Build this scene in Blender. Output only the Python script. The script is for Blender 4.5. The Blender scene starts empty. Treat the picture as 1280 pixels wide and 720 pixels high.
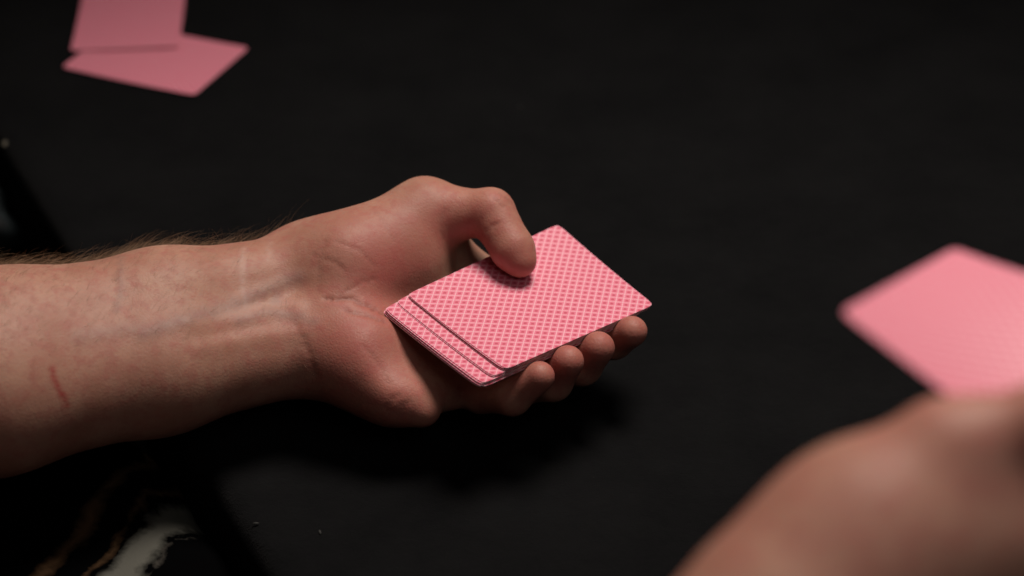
import bpy, bmesh, math, random
import numpy as np
from mathutils import Vector, Matrix
random.seed(7); RNG = np.random.default_rng(7)
SC = bpy.context.scene
COL = SC.collection
R = math.radians

# ------------------------------------------------------------------ camera, light, exposure
F, PITCH, CAMH = 2400.0, R(34.3), 0.521
cd = bpy.data.cameras.new('camera'); cam = bpy.data.objects.new('camera', cd); COL.objects.link(cam)
cam.location = (0, 0, CAMH); cam.rotation_euler = (math.pi/2 - PITCH, 0, 0)
cd.sensor_width = 36; cd.lens = 36*F/1280; cd.clip_start = 0.02; cd.clip_end = 20
cd.dof.use_dof = True; cd.dof.focus_distance = 0.808; cd.dof.aperture_fstop = cd.lens/14.5; cd.dof.aperture_blades = 0
SC.camera = cam

w = bpy.data.worlds.new('World'); SC.world = w; w.use_nodes = True
w.node_tree.nodes['Background'].inputs[0].default_value = (0.55, 0.62, 0.75, 1)
w.node_tree.nodes['Background'].inputs[1].default_value = 0.012

def lamp(name, loc, target, energy, size, color, spot=None):
    l = bpy.data.lights.new(name, 'SPOT' if spot else 'AREA')
    l.energy = energy; l.color = color
    if spot: l.spot_size = R(spot); l.spot_blend = 1.0; l.shadow_soft_size = size
    else: l.shape = 'DISK'; l.size = size
    o = bpy.data.objects.new(name, l); COL.objects.link(o); o.location = loc
    o.rotation_euler = (Vector(target)-Vector(loc)).to_track_quat('-Z', 'Y').to_euler()
    return o
lamp('ceiling_lamp', (0.24, 1.03, 1.26), (0.06, 0.56, 0.03), 82, 0.26, (1.0, 0.88, 0.79), spot=68)
lamp('room_bounce', (0.55, -0.35, 1.35), (.12, .45, .1), 1.9, 0.8, (1.0, 0.93, 0.88))

SC.view_settings.view_transform = 'Standard'; SC.view_settings.look = 'None'
SC.view_settings.exposure = 0; SC.view_settings.gamma = 1; SC.view_settings.use_curve_mapping = False
SC.render.engine = 'CYCLES'; SC.cycles.use_denoising = True; SC.cycles.max_bounces = 8

# ------------------------------------------------------------------ helpers
FW = np.array([0, math.cos(PITCH), -math.sin(PITCH)]); UP = np.array([0, math.sin(PITCH), math.cos(PITCH)])
RT = np.array([1.0, 0, 0]); C0 = np.array([0, 0, CAMH])
def ray(px, py): return FW + RT*(px-640)/F - UP*(py-360)/F
def atz(px, py, z):
    r = ray(px, py); return C0 + r*((z-CAMH)/r[2])
def atd(px, py, d): return C0 + ray(px, py)*d
def project(V):
    v = V - C0; d = v@FW
    return 640+F*(v@RT)/d, 360-F*(v@UP)/d, d

def tag(o, label=None, cat=None, group=None, kind=None):
    if label: o['label'] = label
    if cat: o['category'] = cat
    if group: o['group'] = group
    if kind: o['kind'] = kind
    return o
def empty(name, loc=(0, 0, 0)):
    o = bpy.data.objects.new(name, None); COL.objects.link(o); o.location = loc; o.empty_display_size = .02
    return o
def link(name, me, mats=(), parent=None, smooth=True):
    for m in mats: me.materials.append(m)
    if smooth: me.polygons.foreach_set('use_smooth', np.ones(len(me.polygons), bool))
    o = bpy.data.objects.new(name, me); COL.objects.link(o)
    if parent: 
        o.parent = parent; o.matrix_parent_inverse = Matrix.Translation(-Vector(parent.location))
    return o

class NT:
    """small node-tree writer"""
    def __init__(s, name):
        s.m = bpy.data.materials.new(name); s.m.use_nodes = True
        s.t = s.m.node_tree; s.bsdf = s.t.nodes['Principled BSDF']
    def n(s, typ, **kw):
        nd = s.t.nodes.new(typ)
        for k, v in kw.items():
            if k.startswith('i_'):
                key = k[2:]; key = int(key) if key.isdigit() else key.replace('_', ' ')
                s.put(nd.inputs[key], v)
            else: setattr(nd, k, v)
        return nd
    def put(s, sock, v):
        if isinstance(v, bpy.types.NodeSocket): s.t.links.new(v, sock)
        elif isinstance(v, bpy.types.Node): s.t.links.new(v.outputs[0], sock)
        else: sock.default_value = v
    def math(s, op, a, b=0.0, c=None):
        nd = s.n('ShaderNodeMath', operation=op); s.put(nd.inputs[0], a); s.put(nd.inputs[1], b)
        if c is not None: s.put(nd.inputs[2], c)
        return nd.outputs[0]
    def mix(s, f, a, b, blend='MIX'):
        nd = s.n('ShaderNodeMix', data_type='RGBA', blend_type=blend)
        s.put(nd.inputs[0], f); s.put(nd.inputs[6], a); s.put(nd.inputs[7], b); return nd.outputs[2]
    def ramp(s, f, stops):
        nd = s.n('ShaderNodeValToRGB'); cr = nd.color_ramp
        while len(cr.elements) < len(stops): cr.elements.new(0.5)
        for e, (p, c) in zip(cr.elements, stops): e.position = p; e.color = c if len(c) == 4 else (*c, 1)
        s.put(nd.inputs[0], f); return nd.outputs[0]
    def noise(s, scale, detail=3.0, rough=.5, vec=None, dist=0.0):
        nd = s.n('ShaderNodeTexNoise'); nd.inputs['Scale'].default_value = scale; nd.inputs['Detail'].default_value = detail
        nd.inputs['Roughness'].default_value = rough; nd.inputs['Distortion'].default_value = dist
        s.put(nd.inputs['Vector'], vec if vec is not None else s.obj()); return nd.outputs[0]
    def obj(s):
        if not hasattr(s, '_o'): s._o = s.n('ShaderNodeTexCoord').outputs['Object']
        return s._o
    def attr(s, name): return s.n('ShaderNodeAttribute', attribute_name=name).outputs['Fac']
    def bump(s, h, dist, strength=1.0):
        nd = s.n('ShaderNodeBump'); nd.inputs['Strength'].default_value = strength; nd.inputs['Distance'].default_value = dist
        s.put(nd.inputs['Height'], h); s.put(s.bsdf.inputs['Normal'], nd.outputs[0])
    def set(s, **kw):
        for k, v in kw.items(): s.put(s.bsdf.inputs[k.replace('_', ' ')], v)
        return s.m

# ------------------------------------------------------------------ materials
def mat_cloth():
    t = NT('black_felt')
    n1 = t.noise(13, 6, .66); n2 = t.noise(120, 4, .7); n3 = t.noise(1400, 2, .6)
    c = t.ramp(n1, [(.34, (.0027, .0029, .0034)), (.66, (.0060, .0062, .0067))])
    c = t.mix(t.math('MULTIPLY', n2, .55), c, (.0066, .0067, .0070, 1))
    t.bump(t.math('ADD', n3, t.math('MULTIPLY', n2, 2.0)), .0006, .8)
    return t.set(Base_Color=c, Roughness=1.0, Specular_IOR_Level=.05, Sheen_Weight=.02, Sheen_Roughness=.5)

def mat_skin():
    t = NT('skin')
    flush, pale, vein, scratch, crease = (t.attr(a) for a in ('flush', 'pale', 'vein', 'scratch', 'crease'))
    n1 = t.noise(38, 4, .6); n2 = t.noise(190, 4, .65); n3 = t.noise(900, 3, .6); n0 = t.noise(14, 3, .5)
    base = t.ramp(n1, [(.32, (.345, .158, .110)), (.52, (.400, .205, .148)), (.72, (.455, .255, .180))])
    base = t.mix(t.ramp(n2, [(.46, (0, 0, 0)), (.66, (.75, .75, .75))]), base, (.36, .135, .105, 1))
    base = t.mix(t.ramp(n0, [(.52, (0, 0, 0)), (.75, (.5, .5, .5))]), base, (.33, .20, .135, 1))
    f2 = t.math('MULTIPLY', flush, t.math('ADD', .10, t.math('ADD', t.math('MULTIPLY', n1, .7), t.math('MULTIPLY', n2, .85))))
    base = t.mix(f2, base, (.37, .105, .088, 1))
    base = t.mix(t.math('MULTIPLY', pale, t.math('ADD', .2, n2)), base, (.47, .31, .26, 1))
    base = t.mix(t.math('MULTIPLY', vein, .8), base, (.20, .135, .125, 1))
    base = t.mix(t.math('MULTIPLY', crease, .6), base, (.20, .065, .05, 1))
    base = t.mix(t.math('MULTIPLY', scratch, t.math('ADD', .25, n3)), base, (.30, .03, .03, 1))
    v = t.n('ShaderNodeTexVoronoi', feature='DISTANCE_TO_EDGE'); v.inputs['Scale'].default_value = 620; t.put(v.inputs['Vector'], t.obj())
    h = t.math('ADD', t.math('MULTIPLY', t.math('MINIMUM', v.outputs['Distance'], .25), 1.6), t.math('ADD', n3, t.math('MULTIPLY', n2, 1.5)))
    t.bump(h, .00015, .55)
    return t.set(Base_Color=base, Roughness=t.math('ADD', .46, t.math('MULTIPLY', n2, .16)), Specular_IOR_Level=.32,
                 Subsurface_Weight=.22, Subsurface_Radius=(1.0, .32, .18), Subsurface_Scale=.0045)

def mat_card_back():
    t = NT('card_back_lattice')
    uv = t.n('ShaderNodeUVMap', uv_map='UVMap'); sp = t.n('ShaderNodeSeparateXYZ'); t.put(sp.inputs[0], uv.outputs[0])
    p = t.math('MULTIPLY', sp.outputs[0], 1/.0050); q = t.math('MULTIPLY', sp.outputs[1], 1/.0039)
    def cell(a):    # distance to the nearest integer, 0 at a dot
        return t.math('ABSOLUTE', t.math('SUBTRACT', t.math('FRACT', t.math('ADD', a, .5)), .5))
    a = cell(t.math('ADD', p, q)); b = cell(t.math('SUBTRACT', p, q))
    m = t.math('MAXIMUM', a, b)
    dot = t.ramp(m, [(.16, (1, 1, 1)), (.25, (0, 0, 0))])
    mn = t.math('MINIMUM', a, b)
    line = t.ramp(m, [(.40, (0, 0, 0)), (.47, (1, 1, 1))])
    n1 = t.noise(60, 3, .6)
    c = t.mix(line, (.73, .185, .275, 1), (.82, .46, .52, 1))
    c = t.mix(dot, c, (.54, .075, .125, 1))
    c = t.mix(t.math('MULTIPLY', n1, .10), c, (.78, .30, .34, 1))
    t.bump(t.noise(2200, 2, .5), .00008, .3)
    return t.set(Base_Color=c, Roughness=.42, Specular_IOR_Level=.35)
def mat_plain(name, col, rough=.6, spec=.3, nscale=80, var=.25):
    t = NT(name); n1 = t.noise(nscale, 3, .6)
    c = t.mix(t.math('MULTIPLY', n1, var), (*col, 1), tuple(x*.55 for x in col)+(1,))
    return t.set(Base_Color=c, Roughness=rough, Specular_IOR_Level=spec)
def mat_print():
    """black fabric printed with ragged diagonal brush streaks in off-white and rust"""
    t = NT('printed_fabric')
    p0, p1 = atz(262, 612, -.03), atz(186, 716, -.03)
    d = (p1-p0)[:2]/np.linalg.norm((p1-p0)[:2]); nx_, ny_ = -d[1], d[0]
    sp = t.n('ShaderNodeSeparateXYZ'); t.put(sp.inputs[0], t.obj())
    px_ = t.math('ADD', t.math('MULTIPLY', t.math('SUBTRACT', sp.outputs[0], float(p0[0])), float(nx_)), t.math('MULTIPLY', t.math('SUBTRACT', sp.outputs[1], float(p0[1])), float(ny_)))
    wob = t.math('MULTIPLY', t.math('SUBTRACT', t.noise(30, 4, .6), .5), .022); rag = t.noise(70, 4, .65, dist=.4)
    x = t.math('ADD', px_, wob)
    def streak(off, wd):
        k = t.math('ABSOLUTE', t.math('SUBTRACT', t.math('FRACT', t.math('ADD', t.math('MULTIPLY', t.math('SUBTRACT', x, off), 1/.26), .5)), .5))
        return t.ramp(t.math('SUBTRACT', t.math('SUBTRACT', wd/.26, k), t.math('MULTIPLY', t.math('SUBTRACT', rag, .45), .045)), [(.0, (0, 0, 0)), (.022, (1, 1, 1))])
    c = t.mix(streak(-.014, .0035), (.001, .001, .0012, 1), (.08, .046, .024, 1))
    c = t.mix(streak(-.032, .0055), c, (.08, .046, .024, 1))
    c = t.mix(streak(.0125, .0018), c, (.075, .07, .06, 1))
    c = t.mix(streak(.001, .0105), c, (.10, .10, .086, 1))
    t.bump(t.noise(1500, 2, .6), .0003, .5)
    return t.set(Base_Color=c, Roughness=1.0, Specular_IOR_Level=.02)
def mat_teal():
    t = NT('dark_teal_fabric')
    c = t.ramp(t.noise(16, 4, .6, dist=.8), [(.42, (.006, .007, .008)), (.66, (.028, .042, .046))])
    return t.set(Base_Color=c, Roughness=.6, Specular_IOR_Level=.3)

M_CLOTH, M_SKIN, M_BACK = mat_cloth(), mat_skin(), mat_card_back()
M_FACE = mat_plain('card_face', (.80, .78, .75), .45); M_EDGE = mat_plain('card_edge', (.72, .55, .54), .7, nscale=600)
M_FLOOR = mat_plain('dark_carpet', (.004, .004, .005), 1.0, .05, 30)
M_SHIRT = mat_plain('black_cotton', (.008, .008, .009), .95, .1, 40)
M_PRINT, M_TEAL = mat_print(), mat_teal()
M_WOOD = mat_plain('dark_wood', (.03, .018, .012), .5, .3, 20)
M_LINT = mat_plain('pale_lint', (.045, .045, .043), .9, .1)
M_NAIL = mat_plain('fingernail', (.38, .20, .16), .35, .4, 100, .2)
M_BUTTON = mat_plain('bone_button', (.17, .155, .12), .35, .5)
def mat_hair():
    t = NT('arm_hair_fibre')
    return t.set(Base_Color=(.26, .165, .095, 1), Roughness=.45, Specular_IOR_Level=.4)
M_HAIR = mat_hair()

# ------------------------------------------------------------------ setting: floor and table
bm = bmesh.new(); bmesh.ops.create_grid(bm, x_segments=8, y_segments=8, size=4)
me = bpy.data.meshes.new('floor'); bm.to_mesh(me); bm.free()
fl = link('floor', me, [M_FLOOR]); fl.location = (0, 0.6, -.74); tag(fl, kind='structure')

ED0 = np.array([-.2777, .9215]); ED1 = np.array([-.0946, .5769])
ed = (ED1-ED0)/np.linalg.norm(ED1-ED0); en = np.array([ed[1]*-1, ed[0]])           # en points into the table
if en[0] < 0: en = -en
def tbl(s, t, z): p = ED0 + ed*s + en*t; return (p[0], p[1], z)
table = empty('table', tbl(.3, .5, -.74))
tag(table, 'table draped with plain black felt under the cards and hands', 'table')
# felt: a flat sheet that rounds over the edges and hangs down
prof = [(-.0085, -.20), (-.0082, -.12), (-.0080, -.05), (-.0078, -.02), (-.0072, -.010), (-.0055, -.004), (-.0025, -.001), (0.002, 0)]
S0, S1, TW = -1.0, 1.35, 1.3
ss = np.linspace(S0, S1, 120); tt = list(prof) + [(x, 0) for x in np.linspace(.01, TW-.01, 70)] + [(TW-a, z) for a, z in reversed(prof)]
V = []; fcs = []
for i, s in enumerate(ss):
    for j, (t_, z) in enumerate(tt):
        hang = min(1, max(0, -z/.2)); wob = .004*hang*math.sin(s*23+math.sin(s*9)*2)
        V.append(tbl(s, t_+(wob if t_ > .5 else -wob), z + (0 if z else .0)))
m = len(tt)
for i in range(len(ss)-1):
    for j in range(m-1): fcs.append((i*m+j, i*m+j+1, (i+1)*m+j+1, (i+1)*m+j))
me = bpy.data.meshes.new('tablecloth'); me.from_pydata(V, [], fcs); me.update()
link('tablecloth', me, [M_CLOTH], table)
def box_mesh(name, c, sx, sy, sz, ang, bev=.003):
    bm = bmesh.new(); bmesh.ops.create_cube(bm, size=1)
    bmesh.ops.scale(bm, vec=(sx, sy, sz), verts=bm.verts)
    bmesh.ops.bevel(bm, geom=bm.edges[:], offset=bev, segments=2, affect='EDGES')
    bmesh.ops.rotate(bm, cent=(0, 0, 0), matrix=Matrix.Rotation(ang, 3, 'Z'), verts=bm.verts)
    bmesh.ops.translate(bm, vec=c, verts=bm.verts)
    me = bpy.data.meshes.new(name); bm.to_mesh(me); bm.free(); return me
eang = math.atan2(ed[1], ed[0])
link('tabletop', box_mesh('tabletop', tbl((S0+S1)/2, TW/2, -.0175), S1-S0-.02, TW-.004, .03, eang), [M_WOOD], table)
for s in (S0+.1, S1-.1):
    for t_ in (.1, TW-.1):
        link('leg', box_mesh('leg', tbl(s, t_, -.386), .06, .06, .706, eang), [M_WOOD], table)
# lint on the felt
bm = bmesh.new()
for k in range(90):
    if k < 4: p = [atz(650, 135, 0), atz(1105, 595, 0), atz(400, 666, 0), atz(320, 655, 0)][k]
    else: p = np.array([RNG.uniform(-.18, .4), RNG.uniform(.62, 1.2), 0])
    r = .00022 if k >= 4 else .00055
    mtx = Matrix.Translation((p[0], p[1], r*.7)) @ Matrix.Rotation(RNG.uniform(0, 6), 4, 'Z') @ Matrix.Diagonal((RNG.uniform(1, 3.2), 1, .7, 1))
    bmesh.ops.create_icosphere(bm, subdivisions=1, radius=r, matrix=mtx)
me = bpy.data.meshes.new('lint'); bm.to_mesh(me); bm.free()
tag(link('lint', me, [M_LINT], table), kind='stuff')

# ------------------------------------------------------------------ playing cards
CL, CW, CR, CT = .044, .0315, .0028, .00030
def card_mesh(name, deform, nu=30, nv=22):
    us = np.concatenate([[-1], np.linspace(-.985, .985, nu-2), [1]])*CL; vs = np.concatenate([[-1], np.linspace(-.98, .98, nv-2), [1]])*CW
    def clamp(u, v):
        au, av = abs(u)-(CL-CR), abs(v)-(CW-CR)
        if au > 0 and av > 0:
            # squircle map of the corner square to a quarter disc
            x, y = au/CR, av/CR
            x2, y2 = x*math.sqrt(1-y*y/2), y*math.sqrt(1-x*x/2)
            return math.copysign(CL-CR+x2*CR, u), math.copysign(CW-CR+y2*CR, v)
        return u, v
    P = [clamp(u, v) for u in us for v in vs]; N = len(P)
    V = [deform(u, v, +CT/2) for u, v in P] + [deform(u, v, -CT/2) for u, v in P]
    fc = []; mi = []; idx = lambda i, j: i*nv+j
    for i in range(nu-1):
        for j in range(nv-1):
            q = (idx(i, j), idx(i+1, j), idx(i+1, j+1), idx(i, j+1))
            fc.append(q); mi.append(0); fc.append(tuple(N+k for k in reversed(q))); mi.append(1)
    ring = [idx(i, 0) for i in range(nu)] + [idx(nu-1, j) for j in range(1, nv)] + [idx(i, nv-1) for i in range(nu-2, -1, -1)] + [idx(0, j) for j in range(nv-2, 0, -1)]
    for a, b in zip(ring, ring[1:]+ring[:1]): fc.append((b, a, N+a, N+b)); mi.append(2)
    me = bpy.data.meshes.new(name); me.from_pydata([tuple(v) for v in V], [], fc); me.update()
    uvl = me.uv_layers.new(name='UVMap'); PP = np.array(P+P)
    li = np.zeros(len(me.loops), int); me.loops.foreach_get('vertex_index', li)
    uvl.data.foreach_set('uv', PP[li].ravel().astype(np.float32))
    me.polygons.foreach_set('material_index', mi)
    for m_ in (M_BACK, M_FACE, M_EDGE): me.materials.append(m_)
    sm = [k != 2 for k in mi]; me.polygons.foreach_set('use_smooth', sm)
    me.set_sharp_from_angle(angle=R(40))
    return me

DC = np.array([.0087, .6815, .052])
EX = np.array([.737254, .672819, -.061406]); EX /= np.linalg.norm(EX)
EY = np.array([-.661707, .737435, .135402]); EY -= EX*(EY@EX); EY /= np.linalg.norm(EY)
EN = np.cross(EX, EY)
def deck(u, v, w): return DC + EX*u + EY*v + EN*w
DM = Matrix([[EX[i], EY[i], EN[i], DC[i]] for i in range(3)] + [[0, 0, 0, 1]])
def bend(u, v, w): return (u, v, w + .0019*(u/CL)*(v/CW) - .0006*(1-(v/CW)**2))
deck_me = card_mesh('held_card', bend)
offs = [0, .0003, -.0003, .0005, .0060, .0064, .0121, .0127, .0123, .0131, .0125, .0133, .0128]
names = {0: 'pink lattice-backed playing card on top of the held pack, under the thumb tip',
         4: 'pink-backed playing card forming the middle step of the held pack, just below the top card',
         6: 'pink-backed playing card forming the lowest step of the held pack, nearest the wrist',
         12: 'pink-backed playing card at the very bottom of the held pack, resting on the fingers'}
for k, of in enumerate(offs):
    o = bpy.data.objects.new('playing_card', deck_me); COL.objects.link(o)
    jig = Matrix.Translation((-of, RNG.uniform(-.0004, .0004), -CT/2 - k*.00038)) @ Matrix.Rotation(R(RNG.uniform(-.5, .5) if k else 0), 4, 'Z')
    o.matrix_world = DM @ jig
    tag(o, names.get(k, 'pink-backed playing card buried inside the held pack with only its edge showing'), 'playing card', 'cards in the pack held in the hand')
DECK_T = CT/2 + len(offs)*.00042

flat_me = card_mesh('table_card', lambda u, v, w: (u, v, w + .0006*(u/CL)**2))
o = bpy.data.objects.new('playing_card', flat_me); COL.objects.link(o)
o.matrix_world = Matrix.Translation((-.2074, 1.0003, .0008)) @ Matrix.Rotation(R(-22.5), 4, 'Z')
tag(o, 'pink-backed playing card lying slanted on the black felt, partly under another card', 'playing card', 'cards dealt on the felt')
aB = R(5); c, s = math.cos(aB), math.sin(aB)
BL = np.array([-.2585, 1.0065]); ctr = BL + np.array([c*CW - s*CL, s*CW + c*CL])
o = bpy.data.objects.new('playing_card', flat_me); COL.objects.link(o)
o.matrix_world = Matrix.Translation((ctr[0], ctr[1], .0016)) @ Matrix.Rotation(R(-.25), 4, 'X') @ Matrix.Rotation(aB + math.pi/2, 4, 'Z')
tag(o, 'pink-backed playing card lying on top of the slanted card on the felt', 'playing card', 'cards dealt on the felt')

# card in the dealing hand: solve a rigid 63 x 88 pose from three sight lines
c0 = atd(1050, 390, .500)
r1 = ray(1194, 310); best = min((abs(np.linalg.norm(C0+r1*d-c0)-2*CW), d) for d in np.linspace(.51, .60, 900))
e1 = C0+r1*best[1]-c0; e1 /= np.linalg.norm(e1)
r2 = ray(1190, 497); dd = ((c0-C0)@e1)/(r2@e1); e2 = C0+r2*dd-c0; e2 /= np.linalg.norm(e2)
n3 = np.cross(e2, e1)
if n3[2] < 0: n3 = -n3
dealt_c = c0 + e1*CW + e2*CL
ey_ = np.cross(n3, e2); VS = 1 if ey_@e1 > 0 else -1
o = bpy.data.objects.new('playing_card', card_mesh('dealt_card', lambda u, v, w: (u, v, w + .034*max(0, (u/CL+1)/2)**1.15*((v*VS/CW+1)/2)**1.2)))
COL.objects.link(o)
o.matrix_world = Matrix([[e2[i], ey_[i], n3[i], dealt_c[i]] for i in range(3)] + [[0, 0, 0, 1]])
tag(o, 'pink-backed playing card pinched in the raised dealing hand, blurred', 'playing card')
def dealt(u, v, w): return dealt_c + e2*u + ey_*v + n3*w

# ------------------------------------------------------------------ signed-distance body
def axis(*segs):
    out = []
    for a, b, st in segs: n_ = max(1, int(round((b-a)/st))); out += list(np.linspace(a, b, n_, endpoint=False))
    out.append(segs[-1][1]); return np.array(out, np.float32)
class Field:
    def __init__(s, X, Y, Z):
        s.X, s.Y, s.Z = X, Y, Z; s.D = np.full((len(X), len(Y), len(Z)), .05, np.float32)
    def sub(s, lo, hi):
        i = [max(0, np.searchsorted(A, l)-1) for A, l in zip((s.X, s.Y, s.Z), lo)]
        j = [min(len(A), np.searchsorted(A, h)+1) for A, h in zip((s.X, s.Y, s.Z), hi)]
        sl = tuple(slice(a, b) for a, b in zip(i, j))
        return sl, s.X[sl[0]][:, None, None], s.Y[sl[1]][None, :, None], s.Z[sl[2]][None, None, :]
    def cone(s, a, b, r1, r2, k=.004, sub=False, pad=.03):
        a = np.asarray(a, np.float32); b = np.asarray(b, np.float32)
        m = max(r1, r2)+pad
        sl, x, y, z = s.sub(np.minimum(a, b)-m, np.maximum(a, b)+m)
        if 0 in s.D[sl].shape: return
        ba = b-a; l2 = max(float(ba@ba), 1e-10); rr = r1-r2; a2 = max(l2-rr*rr, 1e-12); il2 = 1/l2
        px, py, pz = x-a[0], y-a[1], z-a[2]
        yy = px*ba[0]+py*ba[1]+pz*ba[2]; zz = yy-l2
        p2 = px*px+py*py+pz*pz
        x2 = np.maximum(p2*l2*l2 - 2*yy*yy*l2 + yy*yy*l2, 0)     # |p*l2 - ba*y|^2
        y2 = yy*yy*l2; z2 = zz*zz*l2
        kk = np.sign(rr)*rr*rr*x2
        d = (np.sqrt(np.maximum(x2*a2*il2, 0)) + yy*rr)*il2 - r1
        d = np.where(np.sign(zz)*a2*z2 > kk, np.sqrt(x2+z2)*il2 - r2, np.where(np.sign(yy)*a2*y2 < kk, np.sqrt(x2+y2)*il2 - r1, d)).astype(np.float32)
        D = s.D[sl]
        if sub:
            h = np.maximum(k-np.abs(-d-D), 0)/k; s.D[sl] = np.maximum(D, -d) + h*h*k*.25
        else:
            h = np.maximum(k-np.abs(d-D), 0)/k; s.D[sl] = np.minimum(D, d) - h*h*k*.25
    def chain(s, pts, rad, k=.004, **kw):
        for i in range(len(pts)-1): s.cone(pts[i], pts[i+1], rad[i], rad[i+1], k, **kw)
def surface_nets(X, Y, Z, D):
    ins = D < 0
    nx, ny, nz = D.shape
    c = np.zeros((nx-1, ny-1, nz-1), np.uint8)
    for i in (0, 1):
        for j in (0, 1):
            for k in (0, 1): c += ins[i:nx-1+i, j:ny-1+j, k:nz-1+k]
    act = np.argwhere((c > 0) & (c < 8)); vid = np.full(c.shape, -1, np.int32); vid[tuple(act.T)] = np.arange(len(act))
    acc = np.zeros((len(act), 3)); cnt = np.zeros(len(act)); i0, j0, k0 = act.T
    cor = [(i, j, k) for i in (0, 1) for j in (0, 1) for k in (0, 1)]
    for a in cor:
        for ax in range(3):
            if a[ax]: continue
            b = list(a); b[ax] = 1
            da = D[i0+a[0], j0+a[1], k0+a[2]]; db = D[i0+b[0], j0+b[1], k0+b[2]]
            m_ = (da < 0) != (db < 0); t = np.where(m_, da/np.where(m_, da-db, 1), 0)
            pa = np.stack([X[i0+a[0]], Y[j0+a[1]], Z[k0+a[2]]], 1); pb = np.stack([X[i0+b[0]], Y[j0+b[1]], Z[k0+b[2]]], 1)
            acc += np.where(m_[:, None], pa+(pb-pa)*t[:, None], 0); cnt += m_
    Vv = acc/cnt[:, None]
    quads = []
    for ax in range(3):
        u, v = [(1, 2), (2, 0), (0, 1)][ax]
        sl_a = [slice(None)]*3; sl_b = [slice(None)]*3; sl_a[ax] = slice(0, -1); sl_b[ax] = slice(1, None)
        for q in (u, v): sl_a[q] = slice(1, -1); sl_b[q] = slice(1, -1)
        A, B = ins[tuple(sl_a)], ins[tuple(sl_b)]
        e = np.argwhere(A != B)
        flip = A[tuple(e.T)]
        base = e.copy(); base[:, u] += 1; base[:, v] += 1
        def at(du, dv):
            q = base.copy(); q[:, u] += du; q[:, v] += dv; return vid[tuple(q.T)]
        Q = np.stack([at(-1, -1), at(0, -1), at(0, 0), at(-1, 0)], 1)
        Q[~flip] = Q[~flip][:, ::-1]; quads.append(Q)
    return Vv, np.concatenate(quads)
def smooth_pass(V, Q, n=1, f=.5):
    e = np.concatenate([Q[:, [0, 1]], Q[:, [1, 2]], Q[:, [2, 3]], Q[:, [3, 0]]])
    for _ in range(n):
        for fac in (f, -f*.96):          # Taubin: no shrinking
            s_ = np.zeros_like(V); cn = np.zeros(len(V))
            for a, b in ((0, 1), (1, 0)):
                np.add.at(s_, e[:, a], V[e[:, b]]); np.add.at(cn, e[:, a], 1)
            V = V + fac*(s_/cn[:, None]-V)
    return V
def quad_mesh(name, V, Q):
    me = bpy.data.meshes.new(name); me.vertices.add(len(V)); me.vertices.foreach_set('co', V.astype(np.float32).ravel())
    me.loops.add(Q.size); me.loops.foreach_set('vertex_index', Q.astype(np.int32).ravel())
    me.polygons.add(len(Q)); me.polygons.foreach_set('loop_start', np.arange(0, Q.size, 4, dtype=np.int32)); 
    me.update(calc_edges=True); me.validate(); return me

fld = Field(axis((-.66, -.24, .012), (-.24, .07, .0012), (.07, .27, .0026)),
            axis((.0, .20, .012), (.20, .50, .0032), (.50, .57, .006), (.57, .765, .0012), (.765, .80, .012)),
            axis((-.02, -.004, .004), (-.004, .112, .0012), (.112, .30, .0032), (.30, .56, .012)))
v3 = lambda *a: np.array(a, float)
# --- left forearm: two strands, radial (far, higher) and ulnar (near, lower)
WR, WU = atz(388, 350, .048), atz(396, 431, .034)
E_L = v3(-.37, .590, .075)
far_dir = v3(.15, .93, .33); far_dir /= np.linalg.norm(far_dir)
L0 = atz(0, 461, .052)
LR, LU = L0 + far_dir*.0095, L0 - far_dir*.0105
fld.chain([WR, (WR+LR)/2 + v3(0, .0, .0005), LR, E_L], [.0205, .0258, .0320, .040], .012)
fld.chain([WU, (WU+LU)/2 + v3(0, -.001, 0), LU, E_L - v3(0, .012, 0)], [.0195, .0260, .0330, .038], .012)
fld.chain([E_L, v3(-.50, .60, .30)], [.044, .052], .03)
# palm slab
MC = {2: deck(.014, .027, -.025), 3: deck(.001, .020, -.028), 4: deck(-.014, .011, -.028), 5: deck(-.027, .003, -.028)}
CA = {2: WR + v3(.012, -.004, -.010), 3: (WR+WU)/2 + v3(.012, 0, -.008), 4: (WR*.3+WU*.7) + v3(.012, 0, -.004), 5: WU + v3(.010, .002, .0)}
for f_ in (2, 3, 4, 5): fld.cone(CA[f_], MC[f_], .0165, .0118 if f_ > 2 else .0115, .010)
fld.cone(WR, CA[3], .020, .018, .012); fld.cone(WU, CA[4], .0195, .018, .012)
# thenar and thumb
TH_C = atz(438, 330, .056); TH_M = atz(531, 268, .068); TH_I = atz(613, 266, .0735)
tip_pad = deck(.0046, .0146, .0074); TH_T = tip_pad
fld.cone(WR + v3(.002, .004, .004), TH_C, .0195, .0200, .012)
fld.cone(TH_C, TH_M, .0205, .0158, .012)
fld.cone(atz(432, 352, .050), atz(500, 322, .054), .0205, .0185, .014)
fld.cone(atz(500, 322, .054), atz(540, 292, .056), .0165, .0120, .012)
mid1 = TH_M*.45+TH_I*.55
fld.cone(TH_M, mid1, .0142, .0102, .008)
fld.cone(mid1, TH_I, .0100, .0104, .005)
fld.cone(TH_I, TH_I*.62+TH_T*.38, .0103, .0090, .004)
fld.cone(TH_I*.62+TH_T*.38, TH_I*.25+TH_T*.75, .0089, .0090, .004)
fld.cone(TH_I*.25+TH_T*.75, TH_T, .0090, .0072, .004)
# web of skin from thumb to index base
fld.cone(atz(540, 300, .050), MC[2] + v3(-.008, .006, .004), .010, .0095, .010)
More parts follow.
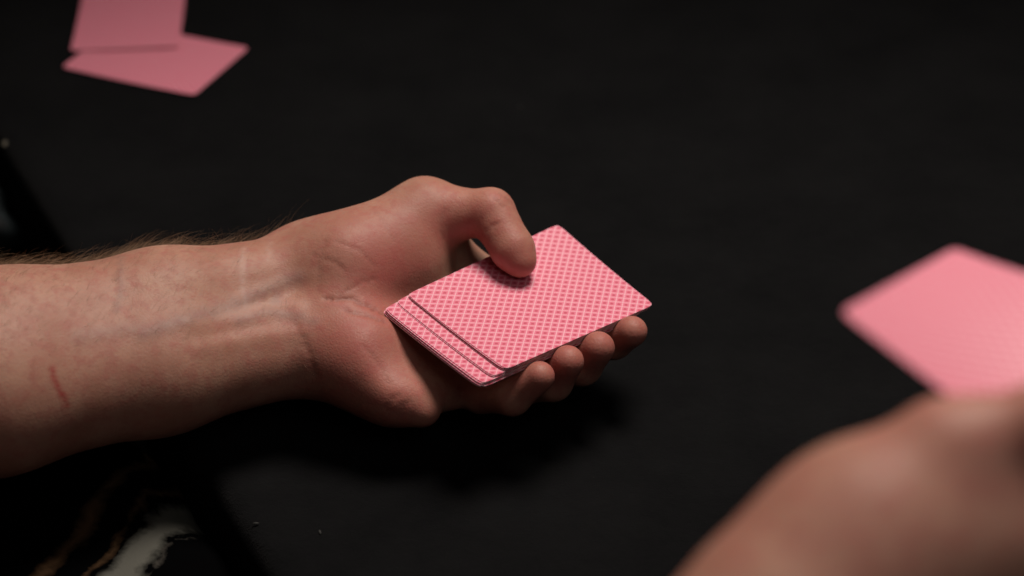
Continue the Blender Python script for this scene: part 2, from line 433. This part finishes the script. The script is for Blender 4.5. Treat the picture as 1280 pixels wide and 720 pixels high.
# hypothenar eminence
fld.cone(WU + v3(.010, .000, .003), atz(450, 450, .035), .0195, .0168, .014)
fld.cone(atz(450, 450, .035), atz(496, 492, .029), .0168, .0112, .014)
fld.cone(atz(496, 494, .030), atz(528, 512, .026), .0105, .0075, .008)
fld.cone(atz(492, 492, .026), deck(-.0350, -.0050, -.0310), .0112, .0092, .010)
fld.cone(atz(470, 470, .030), MC[4], .0140, .0110, .012)
# palm hollow
fld.cone(atz(508, 432, .058), v3(-.012, .668, .050), .012, .016, .012, sub=True)
# fingers (tips press on the near edge of the pack)
TIP = {2: deck(.0250, -.0378, -.0045), 3: deck(.0046, -.0378, -.0045), 4: deck(-.0128, -.0372, -.0045), 5: deck(-.0290, -.0374, -.0050)}
fingers = {2: ([MC[2], deck(.0240, -.010, -.0270), deck(.0255, -.0285, -.0160), TIP[2]], [.0118, .0095, .0083, .0067]),
           3: ([MC[3], deck(.0030, -.0145, -.0300), deck(.0045, -.0310, -.0190), TIP[3]], [.0122, .0098, .0086, .0071]),
           4: ([MC[4], deck(-.0150, -.0170, -.0300), deck(-.0135, -.0320, -.0190), TIP[4]], [.0115, .0092, .0082, .0069]),
           5: ([MC[5], deck(-.0350, -.0120, -.0300), deck(-.0350, -.0300, -.0190), TIP[5]], [.0105, .0084, .0075, .0064])}
for f_, (pts, rad) in fingers.items(): fld.chain(pts, rad, .0028)
# tendons and wrist relief
# --- right arm and dealing hand
E_R = v3(-.11, .215, .105)
RW = atd(1012, 784, .475); RW2 = atd(1050, 800, .495)
fld.chain([RW, RW*.5+E_R*.5, E_R], [.0275, .034, .041], .015)
fld.chain([RW2, RW2*.5+E_R*.5, E_R], [.0255, .032, .040], .015)
fld.chain([E_R, v3(-.44, .20, .30)], [.045, .052], .03)
R_C = atd(1085, 690, .478); R_M = atd(1188, 578, .474); R_I = atd(1318, 528, .466); R_T = dealt(.036, -.014, .0095)
fld.cone(RW, R_C, .026, .0225, .012); fld.cone(R_C, R_M, .0225, .0152, .012)
fld.cone(R_M, R_I, .0140, .0102, .008); fld.cone(R_I, R_T, .0104, .0085, .004)
RM = {2: atd(1305, 692, .482), 3: atd(1325, 745, .512), 4: atd(1325, 800, .528), 5: atd(1300, 850, .54)}
for f_ in (2, 3, 4, 5): fld.cone(RW*.5+RW2*.5, RM[f_], .020, .0135, .012)
fld.cone(R_C, RM[2], .0225, .0175, .014); fld.cone(RW, atd(1310, 780, .484), .026, .022, .014); fld.cone(RM[2], atd(1400, 652, .470), .0180, .0130, .010); fld.cone(R_C, atd(1290, 670, .472), .0215, .0165, .014)
fld.cone(R_M*.7+RM[2]*.3, RM[2]*.6+R_M*.4, .013, .011, .010)
for f_, (u_, dr) in {2: (.030, 1.0), 3: (.046, 1.0), 4: (.060, .95), 5: (.072, .85)}.items():
    tp = dealt(u_*.6, -.020-.002*f_, -.0088*dr); pip = (RM[f_]+tp)/2 + v3(.022, .004, -.018)*dr
    fld.chain([RM[f_], pip, pip*.4+tp*.6 + v3(.006, 0, -.004), tp], [.0125*dr, .0098*dr, .0088*dr, .0075*dr], .003)
# --- trunk inside the shirt
fld.cone(v3(-.50, .60, .30), v3(-.46, .22, .30), .055, .055, .04, pad=.06)
fld.cone(v3(-.52, .50, .22), v3(-.50, .30, .22), .10, .10, .04, pad=.06)
fld.cone(v3(-.52, .42, .34), v3(-.50, .42, .46), .058, .052, .05, pad=.06)

V, Q = surface_nets(fld.X, fld.Y, fld.Z, fld.D)
V = smooth_pass(V, Q, 2)
del fld

# ---- surface marks laid on the skin (kept in 3D per vertex)
px, py, pd = project(V)
def on_skin(pts, dmin=.6, dmax=.95):
    """skin points seen along the given sight lines, as a densely sampled 3D polyline"""
    out = []
    P = []
    for (a, b) in zip(pts, pts[1:]):
        n_ = max(2, int(math.hypot(a[0]-b[0], a[1]-b[1])/3))
        P += [(a[0]+(b[0]-a[0])*i/n_, a[1]+(b[1]-a[1])*i/n_) for i in range(n_)]
    P.append(pts[-1])
    for (x, y) in P:
        m_ = (abs(px-x) < 3) & (abs(py-y) < 3) & (pd > dmin) & (pd < dmax)
        if m_.any():
            ids = np.where(m_)[0]; out.append(V[ids[np.argmin(pd[ids])]])
    return np.array(out)
def stroke(attr, pts, width, amp, rough=0.0):
    L = on_skin(pts)
    if len(L) == 0: return
    lo, hi = L.min(0)-width*3, L.max(0)+width*3
    ids = np.where(((V > lo) & (V < hi)).all(1))[0]
    d = np.full(len(ids), 9.0)
    for p in L: d = np.minimum(d, np.linalg.norm(V[ids]-p, axis=1))
    g = amp*np.exp(-(d/width)**2)
    attr[ids] = np.maximum(attr[ids], g)
def blob(attr, xy, rad, amp, dmin=.6, dmax=.95):
    L = on_skin([xy, (xy[0]+1, xy[1])], dmin, dmax)
    if len(L) == 0: return
    d = np.linalg.norm(V-L[0], axis=1); attr += amp*np.exp(-(d/rad)**2)
A = {k: np.zeros(len(V)) for k in ('flush', 'pale', 'vein', 'scratch', 'crease', 'ridge')}
for xy, r_, am in [((540, 270), .016, .40), ((600, 275), .014, .45), ((648, 320), .010, .75), ((500, 340), .018, .55), ((430, 420), .020, .55),
                   ((470, 470), .022, .42), ((515, 505), .014, .35), ((455, 330), .022, .30), ((470, 295), .020, .25), ((440, 455), .024, .12), ((490, 395), .016, .40), ((632, 250), .010, .30), ((560, 245), .014, .2)]: blob(A['flush'], xy, r_, am)
for p_, r_, am in ((R_M, .022, .45), (R_C, .03, .25), (RM[2], .02, .4), (R_I, .015, .4)): A['flush'] += am*np.exp(-(np.linalg.norm(V-p_, axis=1)/r_)**4)
for f_ in (2, 3, 4, 5): A['flush'] += .85*np.exp(-(np.linalg.norm(V-TIP[f_], axis=1)/.012)**2)
A['flush'] = np.clip(A['flush'], 0, 1)
for pts, wd, am in [([(306, 310), (304, 350), (309, 395)], .0013, .8), ([(338, 300), (336, 322)], .0012, .5), ([(272, 395), (300, 388), (345, 378), (380, 378)], .0024, .55)]: stroke(A['pale'], pts, wd, am)
for pts, wd, am in [([(180, 415), (240, 395), (300, 378), (340, 358), (372, 345)], .0032, .55), ([(300, 400), (340, 388), (392, 400)], .0026, .45),
                    ([(345, 375), (352, 350)], .0024, .5), ([(150, 318), (152, 350), (148, 385)], .0014, .45), ([(100, 420), (150, 410), (200, 408)], .0034, .35)]: stroke(A['vein'], pts, wd, am)
stroke(A['scratch'], [(67, 462), (72, 478), (80, 494), (86, 505)], .0013, .95)
stroke(A['scratch'], [(463, 255), (500, 268), (522, 282)], .0007, .35)
for pts, wd, am in [([(240, 404), (300, 395), (372, 382)], .0042, 1.0), ([(255, 432), (320, 420), (380, 412)], .0036, .6), ([(300, 372), (350, 356), (385, 342)], .0035, .5)]: stroke(A['ridge'], pts, wd, am)
CRS = [([(408, 372), (440, 372), (470, 385), (484, 392)], .0011, .8), ([(432, 386), (455, 392), (482, 400)], .0010, .7), ([(392, 318), (415, 325), (430, 335)], .0010, .3),
       ([(428, 366), (452, 352), (470, 350)], .0009, .35), ([(405, 300), (398, 330), (396, 362)], .0012, .25), ([(372, 405), (384, 440), (392, 470)], .0014, .35),
       ([(556, 262), (552, 282), (556, 300)], .0012, .3), ([(482, 514), (488, 502), (499, 492)], .0011, .35), ([(498, 521), (504, 510), (512, 504)], .0010, .3), ([(455, 430), (475, 452), (487, 478)], .0009, .3),
       ([(628, 240), (642, 252)], .0009, .4), ([(634, 238), (647, 250)], .0009, .3), ([(606, 288), (617, 284)], .0008, .35), ([(618, 244), (632, 258)], .0008, .3), ([(420, 300), (450, 310), (470, 330)], .0008, .25), ([(470, 262), (495, 300)], .0008, .2), ([(612, 283), (622, 277)], .0010, .5)]
for pts, wd, am in CRS: stroke(A['crease'], pts, wd, am)
body_me = quad_mesh('body', V, Q)
nrm = np.zeros(len(V)*3); body_me.vertices.foreach_get('normal', nrm); nrm = nrm.reshape(-1, 3)
V2 = V - nrm*(A['crease']*.0009)[:, None] + nrm*(A['vein']*.0006 + A['ridge']*.0008)[:, None] - nrm*(A['pale']*.0001)[:, None]
body_me.vertices.foreach_set('co', V2.astype(np.float32).ravel())
for k, a in A.items():
    at_ = body_me.attributes.new(k, 'FLOAT', 'POINT'); at_.data.foreach_set('value', a.astype(np.float32))
body_me.update()

person = empty('person', (-.50, .42, -.35))
tag(person, 'seated person with bare hairy forearms, one hand gripping the pack of cards, the other dealing', 'person')
link('body', body_me, [M_SKIN], person)

# thumb nail on the back of the distal joint
def nail(c, along, up, ln, wd):
    along = along/np.linalg.norm(along); up = up-along*(up@along); up /= np.linalg.norm(up); side = np.cross(along, up)
    Vn = []; nu, nv = 9, 9
    for i in range(nu):
        for j in range(nv):
            a, b = i/(nu-1)*2-1, j/(nv-1)*2-1
            a2, b2 = a*math.sqrt(1-b*b*.35), b*math.sqrt(1-a*a*.25)
            Vn.append(c + along*a2*ln/2 + side*b2*wd/2 + up*(-.0022*b2*b2 - .0007*a2*a2))
    lo = [p - up*.0007 for p in Vn]; N = nu*nv
    fc = [(i*nv+j, (i+1)*nv+j, (i+1)*nv+j+1, i*nv+j+1) for i in range(nu-1) for j in range(nv-1)]
    ring = [j for j in range(nv)] + [i*nv+nv-1 for i in range(1, nu)] + [(nu-1)*nv+j for j in range(nv-2, -1, -1)] + [i*nv for i in range(nu-2, 0, -1)]
    f2 = [tuple(N+k for k in reversed(q)) for q in fc] + [(a, b, N+b, N+a) for a, b in zip(ring, ring[1:]+ring[:1])]
    me = bpy.data.meshes.new('fingernail'); me.from_pydata([tuple(p) for p in Vn+lo], [], fc+f2); me.update()
    return link('fingernail', me, [M_NAIL], person)
ax = TH_T-TH_I; upv = np.cross(np.cross(TH_I-TH_M, ax), ax); upv = -upv if upv@(TH_I-TH_M) < 0 else upv
upv /= np.linalg.norm(upv)
nail(TH_I*.24+TH_T*.76 + upv*.0088, ax, upv, .0130, .0108)

# arm hair: thin tapered fibres rooted on the skin
def hairs(sel_fn, count, ln, lie, spread, rad):
    tri = Q; cen = V2[Q].mean(1); nn = nrm[Q].mean(1)
    area = np.linalg.norm(np.cross(V2[Q[:, 2]]-V2[Q[:, 0]], V2[Q[:, 3]]-V2[Q[:, 1]]), axis=1)
    wgt = area*sel_fn(cen, nn); wgt /= wgt.sum()
    pick = RNG.choice(len(Q), count, p=wgt)
    K = 7; pos = np.zeros((count, K, 3)); 
    for q, f_ in enumerate(pick):
        n_ = nn[f_]/np.linalg.norm(nn[f_]); p = cen[f_] + RNG.normal(0, .0006, 3); p -= n_*((p-cen[f_])@n_)
        l = ln*RNG.uniform(.45, 1.15); d = lie + RNG.normal(0, spread, 3); d -= n_*(d@n_); d /= np.linalg.norm(d)+1e-9
        rise = RNG.uniform(.25, .75); cur = RNG.normal(0, .35); sd = np.cross(n_, d)
        for k in range(K):
            t_ = k/(K-1); pos[q, k] = p + d*l*(t_*.9) + n_*l*rise*(t_ - .55*t_*t_) + sd*cur*l*t_*t_*.5 - n_*.0004*(k == 0)
    return pos, rad
ax_arm = (LR-WR)/np.linalg.norm(LR-WR)
def band(c, n_):   # dorsal and radial side of the left forearm
    s = (c-WR)@ax_arm
    m_ = (s > .002) & (s < .17) & (c[:, 1] > .5) & (c[:, 0] < -.06)
    g = np.clip(n_@v3(.0, .95, -.10)-.25, 0, 1)*2.2
    return m_*g*np.clip(.25+s/.06, 0, 1)
def volar(c, n_):
    s = (c-WR)@ax_arm
    m_ = (s > .02) & (s < .17) & (c[:, 1] > .5)
    return m_*np.clip(.2+s/.1, 0, 1)*np.clip(n_@v3(0, .2, .9), 0, 1)*np.clip(n_@v3(0, .9, .5)+.45, 0.12, 1)
sets = [hairs(band, 4600, .0165, -ax_arm*.55+v3(0, .35, .6), .42, .000036), hairs(volar, 1500, .0090, -ax_arm*.6+v3(0, .75, 0), .35, .000026)]
tot = sum(len(p) for p, _ in sets)
hc = bpy.data.hair_curves.new('arm_hair'); hc.add_curves([7]*tot)
hc.position_data.foreach_set('vector', np.concatenate([p.reshape(-1, 3) for p, _ in sets]).astype(np.float32).ravel())
ra = hc.attributes.get('radius') or hc.attributes.new('radius', 'FLOAT', 'POINT')
rv = np.concatenate([np.tile(np.linspace(1, .25, 7)*r_, len(p)) for p, r_ in sets]); ra.data.foreach_set('value', rv.astype(np.float32))
hc.materials.append(M_HAIR)
ho = bpy.data.objects.new('arm_hair', hc); COL.objects.link(ho); ho.parent = person; ho.matrix_parent_inverse = Matrix.Translation(-Vector(person.location)); tag(ho, kind='stuff')

# ------------------------------------------------------------------ clothing (coarse, below and beside the table edge)
def garment(name, prims, res, mat, parent, k, amp, freq):
    pts = np.concatenate([np.stack([a, b]) for a, b, _, _ in prims]); rm = max(max(p[2], p[3]) for p in prims)+.03
    lo, hi = pts.min(0)-rm, pts.max(0)+rm
    f_ = Field(*[axis((lo[i], hi[i], res)) for i in range(3)])
    for a, b, r1, r2 in prims: f_.cone(a, b, r1, r2, k, pad=.05)
    x, y, z = f_.X[:, None, None], f_.Y[None, :, None], f_.Z[None, None, :]
    f_.D += amp*(np.sin(freq*(x*.8+y*1.1+.6*z)+2.2*np.sin(freq*.37*(y-x+z*1.3)))*.6 + .5*np.sin(freq*1.7*(y*.9-x*.5+z*.8)+1.7*np.sin(freq*.6*x))).astype(np.float32)
    v_, q_ = surface_nets(f_.X, f_.Y, f_.Z, f_.D); v_ = smooth_pass(v_, q_, 2)
    return link(name, quad_mesh(name, v_, q_), [mat], parent)
garment('shirt', [(v3(-.53, .60, .29), v3(-.49, .22, .29), .085, .085), (v3(-.55, .52, .10), v3(-.53, .30, .10), .13, .13), (v3(-.56, .52, -.14), v3(-.54, .30, -.14), .135, .135),
                  (v3(-.51, .60, .28), v3(-.42, .595, .155), .075, .068), (v3(-.47, .21, .28), v3(-.30, .21, .225), .075, .068)], .008, M_SHIRT, person, .05, .004, 60)
ql = lambda y, off, z: v3(-.2777+(.9215-y)*.5314 - off, y, z)
garment('trousers', [(v3(-.44, .56, -.20), ql(.70, .085, -.085), .095, .045), (ql(.80, .046, -.052), ql(.52, .044, -.050), .034, .034), (ql(.80, .10, -.062), ql(.52, .10, -.060), .042, .042), (ql(.80, .085, -.085), v3(-.34, .86, -.64), .045, .05),
                     (v3(-.46, .32, -.22), ql(.52, .085, -.085), .10, .048), (ql(.52, .085, -.085), v3(-.20, .46, -.62), .048, .05), (v3(-.48, .54, -.22), v3(-.46, .32, -.22), .12, .12)], .006, M_PRINT, person, .04, .004, 75)
coat = empty('folded_coat', tuple(ql(.98, .06, -.16)))
tag(coat, 'dark crumpled fabric with a faint teal sheen and one pale button beyond the table edge', 'coat')
garment('coat_cloth', [(ql(1.10, .040, -.040), ql(.97, .036, -.036), .030, .027), (ql(.97, .038, -.040), ql(.88, .036, -.042), .028, .024), (ql(.93, .075, -.05), ql(1.02, .11, -.04), .040, .045),
                       (ql(1.1, .10, -.10), ql(.88, .10, -.10), .06, .05)], .005, M_TEAL, coat, .02, .004, 110)
bm = bmesh.new(); bmesh.ops.create_uvsphere(bm, u_segments=20, v_segments=10, radius=.0042)
bmesh.ops.scale(bm, vec=(1, .7, .45), verts=bm.verts); bmesh.ops.rotate(bm, cent=(0, 0, 0), matrix=Matrix.Rotation(R(55), 3, 'Z'), verts=bm.verts)
bmesh.ops.translate(bm, vec=atz(11, 179, -.004), verts=bm.verts)
me = bpy.data.meshes.new('button'); bm.to_mesh(me); bm.free(); link('button', me, [M_BUTTON], coat)
